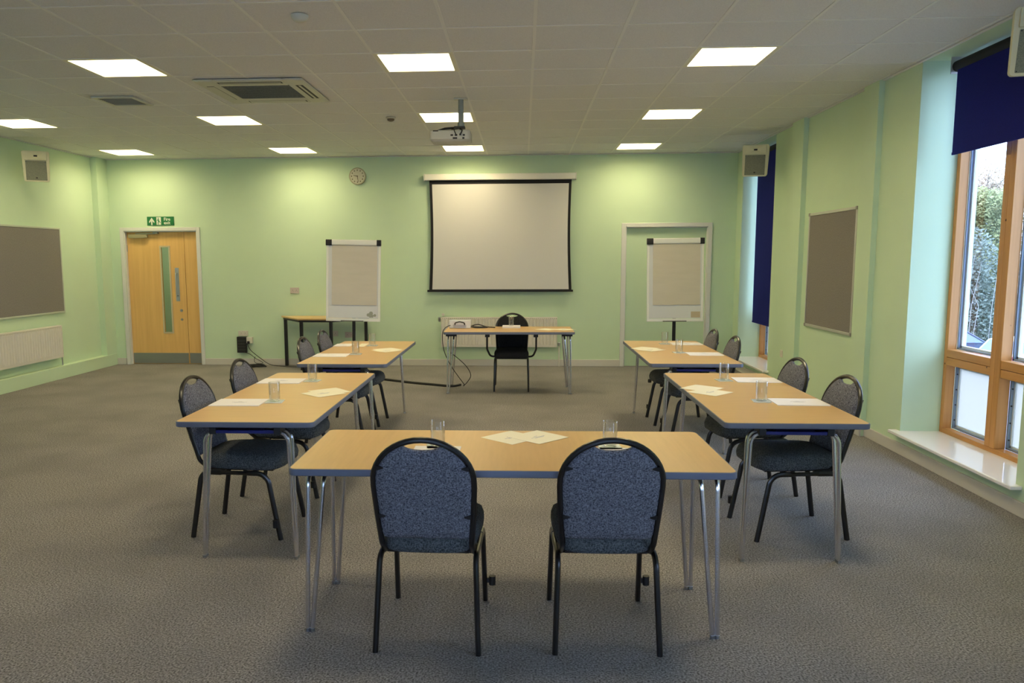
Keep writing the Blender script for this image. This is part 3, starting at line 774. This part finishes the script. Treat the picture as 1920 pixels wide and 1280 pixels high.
car(21.0, 34.0, .50, M('white_car_paint', (.75, .76, .78), .25), 'white car with red tail light parked outside the big window')

leafm = [noise_mat('autumn_brown_leaf', (.30, .20, .13), (.42, .33, .22), 2, .9), noise_mat('olive_leaf', (.22, .24, .09), (.34, .33, .14), 2, .9), noise_mat('grey_green_leaf', (.12, .15, .12), (.24, .27, .22), 2, .9)]
m_bark = noise_mat('grey_bark', (.16, .14, .12), (.26, .24, .22), 6, .9, stretch=(1, 1, .2))
def leafcloud(bm, c, rad, n, size, hollow=.3):
    for _ in range(n):
        while True:
            v = Vector((random.uniform(-1, 1), random.uniform(-1, 1), random.uniform(-1, 1)))
            if hollow < v.length < 1: break
        p = Vector(c) + Vector((v.x * rad[0], v.y * rad[1], v.z * rad[2])); s = size * random.uniform(.5, 1.2)
        a = Vector((random.gauss(0, 1), random.gauss(0, 1), random.gauss(0, 1))).normalized(); b = a.orthogonal().normalized()
        bm.faces.new([bm.verts.new(p + a * s), bm.verts.new(p + b * s * .6), bm.verts.new(p - a * s), bm.verts.new(p - b * s * .6)])
def tree(x, y, h, kind, label, dens=1.0):
    t = thing('tree', label, 'tree', (x, y, -3.2), 0, 'trees beyond the car park')
    bm = tube(BM(), [(0, 0, 0), (.1, 0, h * .35), (-.1, .1, h * .7), (0, 0, h * .92)], .16, 8, r2=.03)
    for k in range(14):
        a = random.uniform(0, 2 * PI); z = h * random.uniform(.2, .8); L = h * random.uniform(.12, .25)
        tube(bm, [(0, 0, z), (math.cos(a) * L * .6, math.sin(a) * L * .6, z + L * .5), (math.cos(a) * L, math.sin(a) * L, z + L * 1.1)], .05, 5, r2=.012)
    obj('trunk', bm, m_bark, t)
    bm = BM()
    for k in range(16):
        a = random.uniform(0, 2 * PI); r_ = h * random.uniform(0, .17 if kind == 0 else .24)
        leafcloud(bm, (math.cos(a) * r_, math.sin(a) * r_, h * random.uniform(.45 if kind == 0 else .25, .93)), (h * (.13 if kind == 0 else .17), h * .13, h * .12), int(520 * dens), .10 if kind == 0 else .12)
    obj('leaves', bm, leafm[kind], t, smooth=0)
for k, (x, y, h, kd, dn, lab) in enumerate(((25.0, 60, 12.0, 0, .9, 'thin brown autumn tree rising beside the window jamb'), (33.6, 60, 11.8, 0, 1.3, 'sparse rust-brown autumn tree against the sky, in the middle pane'), (42.0, 60, 12.0, 0, .9, 'sparse autumn tree past the near pane'),
    (21.6, 52, 7.0, 1, 2.2, 'olive green tree lower than the brown ones, by the jamb'), (29.6, 52, 8.8, 1, 3.0, 'bushy olive tree in front of the rust-brown tree'), (36.6, 52, 7.8, 1, 2.2, 'olive tree further along the car park edge'))):
    tree(x, y, h, kd, lab, dn)
t = thing('hedge', 'dense grey-green undergrowth bank behind the parked cars', 'hedge', (27, 45.5, -3.2))
bm = BM()
for k in range(84): leafcloud(bm, (-27 + k * .45, random.uniform(-.8, .9), random.uniform(.6, 4.6)), (1.3, .9, 2.0), 1900, .115, .05)
obj('leaves', bm, leafm[2], t, smooth=0)
bm = BM()
for k in range(130): x = random.uniform(-27, 10); tube(bm, [(x, -1.2, 0), (x + random.uniform(-.3, .3), -1.5, 2.2), (x + random.uniform(-.7, .7), -1.1, random.uniform(3.5, 5))], .022, 4, r2=.008)
obj('bare_stems', bm, M('pale_bare_stem', (.40, .38, .35), .9), t)

# ------------------------------------------------------------------ tables
def table(loc, rz, L, W, label, inset=.0, group='folding tables set out in a U'):
    t = thing('folding_table', label, 'table', loc, rz, group)
    bm = prism(BM(), rrect(L / 2 - .006, W / 2 - .006, .030), .7345, .7600)
    obj('tabletop', bm, m_topx if L > 1.6 and False else m_top, t)
    bm = loft(BM(), [[(x, y, z) for x, y in rrect(L / 2 - d_, W / 2 - d_, .034)] for z, d_ in ((.7595, .007), (.7585, .001), (.756, 0), (.733, 0), (.730, .003), (.730, .03), (.7345, .03))], cap=False)
    obj('edge_band', bm, m_edge, t)
    obj('underside_board', prism(BM(), rrect(L / 2 - .03, W / 2 - .03, .02), .728, .734), M('dark_underside', (.03, .032, .04), .7) if 'dark_underside' not in bpy.data.materials else bpy.data.materials['dark_underside'], t, smooth=0)
    lx = L / 2 - .032 + inset; ly = .254
    for sx in (-1, 1):
        for sy in (-1, 1):
            bm = BM()
            for k, (top, ft) in enumerate(((.045, 0), (.115, .020))):
                tube(bm, fillet([(sx * (lx - ft), sy * ly, .0), (sx * (L / 2 - top), sy * (ly - .028), .700), (sx * (L / 2 - top), sy * .10, .706)], .085, 8), .0105, 10)
            lg = obj('leg', bm, m_chrome, t)
            bm = BM()
            for ft in (0, .020): lathe(bm, [(.0118, 0), (.0118, .014)], c=(sx * (lx - ft), sy * ly, 0), n=12)
            obj('foot_cap', bm, m_steel, lg)
        xb = sx * (L / 2 - .08)
        bm = box(BM(), xb - .06, xb + .06, -.16, .16, .694, .712); 
        br = obj('pivot_bar', bm, m_blue, t, bevel=.003)
        for sy in (-1, 1): obj('pivot_clamp', box(BM(), xb - .065, xb + .065, sy * .175 - .018, sy * .175 + .018, .690, .728), m_blackp, br, bevel=.003)
    return t
table((-.054, 3.489, 0), .012, 1.835, .76, 'beech-topped folding table across the open end, backed by two blue chairs')
table((1.430, 5.010, 0), PI / 2 + .001, 1.83, .75, 'beech-topped folding table beside the big window, with two glasses and leaflet pair')
table((1.422, 7.355, 0), PI / 2 - .004, 1.83, .76, 'beech-topped folding table in front of the flipchart by the blocked doorway')
table((-1.486, 4.927, 0), PI / 2 + .006, 1.83, .755, 'beech-topped folding table on the radiator side, its end facing the camera')
table((-1.500, 7.255, 0), PI / 2 + .003, 1.83, .76, 'beech-topped folding table in front of the trapezoid table')
table((-.169, 9.613, 0), .011, 1.556, .779, 'shorter beech-topped presenter table below the projection screen', -.0, 'presenter table')

# trapezoid table at the back
t = thing('trapezoid_table', 'black-legged trapezoid beech table against the back wall', 'table', (-3.0, 11.83, 0))
TP = [(-.70, 0), (.70, 0), (.24, -.60), (-.27, -.60)]
obj('tabletop', prism(BM(), TP, .742, .765), m_top, t, bevel=.003)
bm = BM()
for k in range(4):
    a, b = Vector((*TP[k], 0)), Vector((*TP[(k + 1) % 4], 0)); a *= .93; b *= .93; d_ = (b - a).normalized(); n_ = Vector((-d_.y, d_.x, 0))
    mt = Matrix(((d_.x, n_.x, 0, a.x), (d_.y, n_.y, 0, a.y - .02), (0, 0, 1, 0), (0, 0, 0, 1)))
    box(bm, 0, (b - a).length, -.012, .012, .712, .7415, mt)
obj('apron_rail', bm, m_blackp, t, smooth=0)
for x, y in ((-.62, -.05), (.62, -.05), (.20, -.53), (-.24, -.53)): obj('leg', box(BM(), x - .022, x + .022, y - .022, y + .022, 0, .712), m_blackp, t, bevel=.003)

# ------------------------------------------------------------------ chairs
YB = lambda z: -.205 - (z - .42) * .275      # rake of the backrest
def chair(label, seat_m=None, arms=False, name='banquet_chair', group='padded round-back chairs at the tables'):
    t = thing(name, label, 'chair', (0, 0, 0), 0, group)
    fr = BM()
    for s in (-1, 1):
        full = fillet([(s * .210, .268, 0), (s * .203, .195, .390), (s * .200, -.200, .390), (s * .214, -.262, 0)], [0, .075, .055, 0], 8)
        mid = len(full) // 2
        front = [p for p in full[:mid]] + [Vector((s * .2025, .08, .390))]
        rear = [Vector((s * .2015, -.08, .390))] + full[mid:]
        lg = obj('leg', tube(BM(), front, .0125, 10, flat=1.25), m_black, t)
        if s == 1 and not arms:
            bm = tube(BM(), [(.244, .252, .085), (.244, .252, .128)], .016, 12); box(bm, .212, .236, .246, .258, .095, .118)
            obj('linking_hook', bm, m_blackp, lg)
        obj('leg', tube(BM(), rear, .0125, 10, flat=1.25), m_black, t)
        tube(fr, [(s * .2025, .08, .390), (s * .2015, -.08, .390)], .0125, 10)
    for y in (.11, -.13): tube(fr, [(-.20, y, .395), (.20, y, .395)], .011, 8)
    box(fr, -.17, .17, -.17, .22, .398, .408)
    obj('seat_frame', fr, m_black, t)
    # back hoop
    def hoop(z, x): return (x, YB(z), z)
    pts = [(.186, -.06, .398), (.186, -.15, .402), hoop(.455, .186), hoop(.60, .196), hoop(.72, .202)]
    arc = [hoop(.735 + .182 * math.sin(a), .202 * math.cos(a)) for a in [PI * k / 22 for k in range(1, 22)]]
    full = fillet(pts, [0, .0, .05, .1, 0], 6) + arc + [Vector((-p[0], p[1], p[2])) for p in reversed(fillet(pts, [0, .0, .05, .1, 0], 6))]
    obj('back_frame', tube(BM(), full, .0125, 10), m_black, t)
    # pad outline: hoop inset, with the dip for the hand hold
    ol = []
    for k in range(5): ol.append((-.158 + .316 * k / 4, .480))
    ol += [(.176, .486), (.181, .505), (.186, .56), (.191, .63), (.195, .70), (.196, .735)]
    for k in range(1, 9):
        a = math.radians(k * 8.3); ol.append((.196 * math.cos(a), .735 + .175 * math.sin(a)))
    right = ol[5:]
    tx, tz = right[-1]
    dip = [(tx * math.cos(PI * k / 8), tz + .004 - .026 * math.sin(PI * k / 8)) for k in range(1, 8)]
    ol = ol[:5] + right + dip + [(-x, z) for x, z in reversed(right)]
    cx, cz = 0, .66
    rings = []
    for sc, th in ((.0, -.019), (.45, -.019), (.80, -.017), (.94, -.013), (.985, -.006), (1.0, .002), (.985, .010), (.93, .018), (.80, .024), (.45, .028), (.0, .029)):
        if sc == 0: sc = .02
        rings.append([(cx + (x - cx) * sc, YB(cz + (z - cz) * sc) + th * math.cos(.27), cz + (z - cz) * sc + th * .27) for x, z in ol])
    obj('backrest', loft(BM(), rings), seat_m or m_fab, t, smooth=60)
    for z in (.80, .585):
        for s in (-1, 1):
            hx = .188 if z < .7 else .183
            bm = prism(BM(), [(s * hx, z - .011), (s * (hx - .028), z - .003), (s * (hx - .028), z + .003), (s * hx, z + .010)], -.006, .006, 'XZ')
            for v in bm.verts: v.co.y += YB(v.co.z) - .014
            obj('pad_bracket', bm, m_blackp, t, smooth=0)
    # seat cushion
    def so(k, zz, flare=0):
        pts = []
        for i in range(40):
            a = 2 * PI * i / 40; e = .42
            c_, s_ = math.cos(a), math.sin(a)
            x = math.copysign(abs(c_) ** e, c_); y = math.copysign(abs(s_) ** e, s_)
            wd = .207 + .014 * y
            yy = .028 + .245 * y * k
            drop = -.018 * max(0, (yy - .18) / .09) ** 2 if zz > .44 else 0
            pts.append((x * wd * k, yy, zz + drop))
        return pts
    rings = [so(.90, .405), so(.985, .415), so(1.0, .438), so(.995, .465), so(.96, .488), so(.88, .500), so(.6, .508), so(.3, .511), so(.02, .511)]
    obj('seat', loft(BM(), rings), seat_m or m_fabg, t, smooth=60)
    if arms:
        for s in (-1, 1):
            ap = fillet([(s * .20, .02, .405), (s * .265, .03, .41), (s * .305, .05, .50), (s * .305, .06, .69)], .06, 8)
            ar = obj('armrest', tube(BM(), ap, .012, 10), m_black, t)
            bm = loft(BM(), [[(s * .30 - s * .02 * k_ + x, .08 - .34 * k_, .70 + z) for x, z in rrect(.025, .012, .008, 3)] for k_ in (0, .05, .5, .95, 1)])
            box(bm, s * .30 - .028, s * .30 + .028, .03, .10, .655, .70)
            tube(bm, [(s * .28, -.25, .70), (s * .20, YB(.70), .70)], .012, 8)
            obj('arm_pad', bm, m_blackp, ar)
    return t
c0 = chair('navy-backed banquet chair turned away from camera, under the table at the radiator side end')
spots = [
 (-.388, 3.31, -.015, 'navy-backed banquet chair at the front table, closer to the radiator wall'),
 (.345, 3.335, .02, 'navy-backed banquet chair at the front table, closer to the windows'),
 (1.585, 4.665, PI / 2 + .11, 'padded black-framed chair by the big window, at the table end nearest the camera'),
 (1.580, 5.500, PI / 2 + .11, 'padded black-framed chair by the tall noticeboard, second along the window wall'),
 (1.562, 7.085, PI / 2 + .03, 'padded black-framed chair third along the window side, handhold glinting before the far window'),
 (1.545, 7.80, PI / 2 + .03, 'padded black-framed chair furthest along the window side, nearest the blocked doorway'),
 (-1.656, 4.548, -PI / 2 - .05, 'padded black-framed chair at camera end of the radiator side row'),
 (-1.655, 5.345, -PI / 2 - .04, 'padded black-framed chair second along the radiator side, in front of the door'),
 (-1.650, 6.93, -PI / 2 - .03, 'padded black-framed chair third along the radiator side, before the trapezoid table leg'),
 (-1.655, 7.64, -PI / 2 - .03, 'padded black-framed chair at far end of radiator side, under the flipchart corner')]
for i, (x, y, a, lab) in enumerate(spots):
    if i == 0: c0.location = (x, y, 0); c0.rotation_euler = (0, 0, a); c0['label'] = lab
    else: dup(c0, (x, y, 0), a, lab)
ac = chair('black armchair tucked behind the presenter table below the screen', m_fabk, True, 'armchair', 'presenter armchair')
ac.location = (-.139, 9.765, 0); ac.rotation_euler = (0, 0, PI)

# ------------------------------------------------------------------ flipcharts
def flipchart(loc, rz, label, sticker):
    t = thing('flipchart', label, 'flipchart', loc, rz)
    tilt = Matrix.Rotation(-.06, 4, 'X')
    def place(bm):
        for v in bm.verts: v.co = Matrix.Translation((0, 0, .825)) @ tilt @ v.co
        return bm
    Wb, Hb = .355, 1.045
    obj('whiteboard', place(box(BM(), -Wb + .02, Wb - .02, -.012, .006, .03, Hb)), m_wb, t, smooth=0)
    bm = box(BM(), -Wb, -Wb + .028, -.018, .010, .0, Hb - .06); box(bm, Wb - .028, Wb, -.018, .010, 0, Hb - .06); box(bm, -Wb, Wb, -.02, .010, -.012, .026)
    obj('frame', place(bm), m_flipf, t, bevel=.004)
    bm = loft(BM(), [[(x, y - .02, z + Hb - .035) for y, z in rrect(.022, .036, .015, 4)] for x in (-Wb + .075, Wb - .05)])
    obj('paper_clamp', place(bm), m_flipf, t)
    for a, b in ((-Wb - .004, -Wb + .075), (Wb - .05, Wb + .004)):
        bm = loft(BM(), [[(x, y - .02, z + Hb - .036) for y, z in rrect(.024, .038, .015, 4)] for x in (a, b)])
        obj('clamp_end', place(bm), m_blackp, t)
    obj('paper_pad', place(box(BM(), -Wb + .075, Wb - .045, -.022, -.012, .20, Hb - .07)), m_flip, t, smooth=0)
    obj('pen_tray', place(box(BM(), -.155, .14, -.05, -.0205, -.012, .000)), M('grey_pen_tray', (.12, .12, .11), .5) if 'grey_pen_tray' not in bpy.data.materials else bpy.data.materials['grey_pen_tray'], t, bevel=.003)
    if sticker == 'label':
        obj('sticker', place(box(BM(), .20, .315, -.0135, -.012, .04, .115)), M('buff_sticker', (.55, .46, .33), .7), t, smooth=0)
    else:
        bm = BM()
        for (x, z, r_) in ((.20, .075, .022), (.235, .095, .026), (.25, .06, .02), (.285, .07, .018), (.225, .055, .016)): lathe(bm, [(r_, -.0135), (r_, -.012)], c=(x, 0, z), axis='Y', n=14)
        obj('sticker', place(bm), M('faded_round_sticker', (.36, .37, .31), .7), t, smooth=0)
    obj('stand_pole', tube(BM(), [(0, .05, .06), (0, .05, 1.3)], .022, 12), m_blackp, t)
    bm = BM()
    for k in range(5):
        a = k * 2 * PI / 5 + .3; tube(bm, [(0, .05, .09), (math.cos(a) * .30, .05 + math.sin(a) * .30, .055)], .016, 8, r2=.012)
        lathe(bm, [(.02, 0), (.024, .012), (.024, .035), (.02, .048)], c=(math.cos(a) * .30, .05 + math.sin(a) * .30, 0), n=12)
    obj('star_base', bm, m_blackp, t)
    return t
flipchart((-2.235, 10.15, .0), .02, 'white flipchart easel standing in front of the trapezoid table', 'round').rotation_euler = (0, .02, .03)
flipchart((1.945, 10.15, 0), 0, 'white flipchart easel standing in front of the blocked doorway', 'label').rotation_euler = (0, -.008, -.02)

# ------------------------------------------------------------------ things on the tables
ZT = .7601
def glass_proto():
    R0, Hh = .033, .118
    bm = lathe(BM(), [(.028, 0), (R0 - .001, .002), (R0, .01), (R0 + .0005, Hh - .002), (R0 - .0008, Hh), (R0 - .0022, Hh - .002), (R0 - .0025, .016), (.026, .011), (.0005, .010)], n=32, close=False)
    f = bm.verts
    bm.faces.new([v for v in list(bm.verts)[:32]][::-1]); bmesh.ops.recalc_face_normals(bm, faces=bm.faces[:])
    return obj('drinking_glass', bm, m_glass, smooth=50)
gp = None; cp = None
sets = [(-.388, 3.515, .1, 'front table, seat nearer the radiator side'), (.397, 3.53, .05, 'front table, seat nearer the windows'),
 (1.431, 4.742, -.1, 'window side table, seat nearest the camera'), (1.413, 5.558, .08, 'window side table, second seat along'),
 (1.423, 7.212, .1, 'third seat on the window side'), (1.425, 7.95, .0, 'fourth seat on the window side, by flipchart pole'),
 (-1.501, 4.614, .1, 'radiator side table, seat nearest the camera'), (-1.490, 5.435, -.08, 'radiator side table, second seat along'),
 (-1.516, 7.011, .06, 'third seat on the radiator side'), (-1.501, 7.721, .0, 'fourth seat on the radiator side, below the flipchart'),]
for i, (x, y, a, lab) in enumerate(sets):
    if gp is None: gp = glass_proto(); g = gp
    else: g = gp.copy(); C.objects.link(g)
    g.location = (x, y, ZT + .0042); tag(g, 'clear empty tumbler: ' + lab, 'glass', 'water glasses on the tables')
    if cp is None:
        cp = obj('coaster', prism(BM(), rrect(.052, .052, .004, 2), 0, .004), m_coast, bevel=.001); c = cp
    else: c = cp.copy(); C.objects.link(c)
    c.location = (x, y, ZT); c.rotation_euler = (0, 0, a); tag(c, 'clear square coaster under the glass: ' + lab, 'coaster', 'square coasters')
# presenter's glass on a small white tissue box lid
t = tag(obj('notepad', prism(BM(), rrect(.112, .10, .004, 2), 0, .022), m_paper, bevel=.002), 'thick white notepad on the presenter table under the glass', 'notepad'); t.location = (-.144, 9.85, ZT)
g = gp.copy(); C.objects.link(g); g.location = (-.146, 9.86, ZT + .0222); tag(g, 'clear tumbler on the thick notepad at the presenter table', 'glass', 'water glasses on the tables')

# A4 sheets with a small printed heading; width along x
def sheet(name, x, y, a, hw, hd, th, m, label, cat, group, pr=True):
    t = thing(name, label, cat, (x, y, ZT), a, group)
    obj('sheet', box(BM(), -hw, hw, -hd, hd, 0, th), m, t, smooth=0)
    if pr:
        bm = BM()
        for k, (w1, yy) in enumerate(((.012, .018), (.045, .000), (.030, -.010))):
            box(bm, -w1, w1, yy - .0022, yy + .0022, th, th + .0003)
        obj('printed_heading', bm, m_print, t, smooth=0)
    return t
G = 'white notepads laid at each seat'
for x, y, a, lab in ((1.638, 4.712, -.02, 'window side, seat nearest the camera'), (1.640, 5.570, -.03, 'window side, second seat along'), (1.628, 7.105, -.02, 'window side, third seat'), (1.640, 7.960, -.03, 'window side, seat by the flipchart'),
  (-1.705, 4.575, .03, 'radiator side, seat nearest the camera'), (-1.705, 5.415, .02, 'radiator side, second seat along'), (-1.718, 6.92, .02, 'radiator side, third seat'), (-1.80, 7.76, .02, 'radiator side, seat below the flipchart')):
    hw = .150 if y != 7.76 else .085
    sheet('notepad', x, y, a, hw, .112, .004, m_paper, 'white notepad sheet: ' + lab, 'notepad', G)
sheet('notepad', -.385, 3.36, 0, .105, .148, .004, m_paper, 'white notepad on the front table, mostly hidden by the chair nearer the radiator side', 'notepad', G)
sheet('notepad', .385, 3.36, 0, .105, .148, .004, m_paper, 'white notepad on the front table, mostly hidden by the chair nearer the windows', 'notepad', G)
sheet('paper_slip', -1.605, 7.77, .02, .035, .13, .003, m_cream, 'small cream paper slip beside the glass near the flipchart', 'paper', None, False)
G = 'cream square leaflets at table middles'
for x, y, a, k, lab in ((-.053, 3.712, .82, 0, 'cream square leaflet on the front table, corner under its neighbour'), (.075, 3.722, .80, 1, 'cream square leaflet on the front table, overlapping the other on the window side'),
  (1.185, 5.215, .85, 0, 'cream leaflet beneath another on the table by the big window'), (1.200, 5.050, .78, 1, 'cream leaflet on top, table by the big window'),
  (1.175, 7.55, .9, 0, 'cream leaflet beneath another on the table before the doorway flipchart'), (1.195, 7.43, .72, 1, 'cream leaflet on top, table before the doorway flipchart'),
  (-1.262, 5.000, .72, 0, 'cream leaflet beneath another on the radiator side table'), (-1.278, 4.915, .84, 1, 'cream leaflet on top, radiator side table'),
  (-1.290, 7.40, .75, 0, 'cream leaflet beneath another on the table before the trapezoid table'), (-1.282, 7.30, .85, 1, 'cream leaflet on top, table before the trapezoid table'),
  (.29, 9.60, .9, 0, 'cream leaflet on presenter table, nearer the armchair'), (.50, 9.57, .8, 1, 'cream leaflet on presenter table, nearer the table end')):
    t = sheet('leaflet', x, y, a, .105, .105, .0008, m_cream, lab, 'leaflet', G, k == 1 or y < 4)
    t.location.z += .0012 * k
    if k == 1 and y < 9: pass

# white electronic unit with a carry handle, and its coiled lead
t = thing('overhead_unit', 'white electrical unit with black carrying handle on the presenter table', 'electrical unit', (-.783, 9.80, ZT))
bm = prism(BM(), [(-.135, 0), (.135, 0), (.135, .10), (-.135, .10)], -.08, .08, 'XZ'); bx = obj('case', bm, m_wb, t, bevel=.008)
obj('handle', tube(BM(), fillet([(-.06, -.08, .045), (-.06, -.105, .07), (0, -.112, .085), (.06, -.105, .07), (.06, -.08, .045)], .03), .007), m_blackp, t)
obj('front_label', box(BM(), -.08, .08, -.0815, -.08, .012, .045), m_pinkw if False else m_print, bx, smooth=0)
cable('coiled_cable', [(-.65, 9.80, .785), (-.58, 9.78, .775), (-.50, 9.80, .772), (-.44, 9.76, .770), (-.50, 9.72, .769), (-.60, 9.73, .769), (-.64, 9.77, .785), (-.56, 9.82, .80), (-.46, 9.80, .775), (-.38, 9.76, .770), (-.345, 9.74, .770)], .007, 'coiled black lead lying beside the white electrical unit')
bpy.context.view_layer.update()
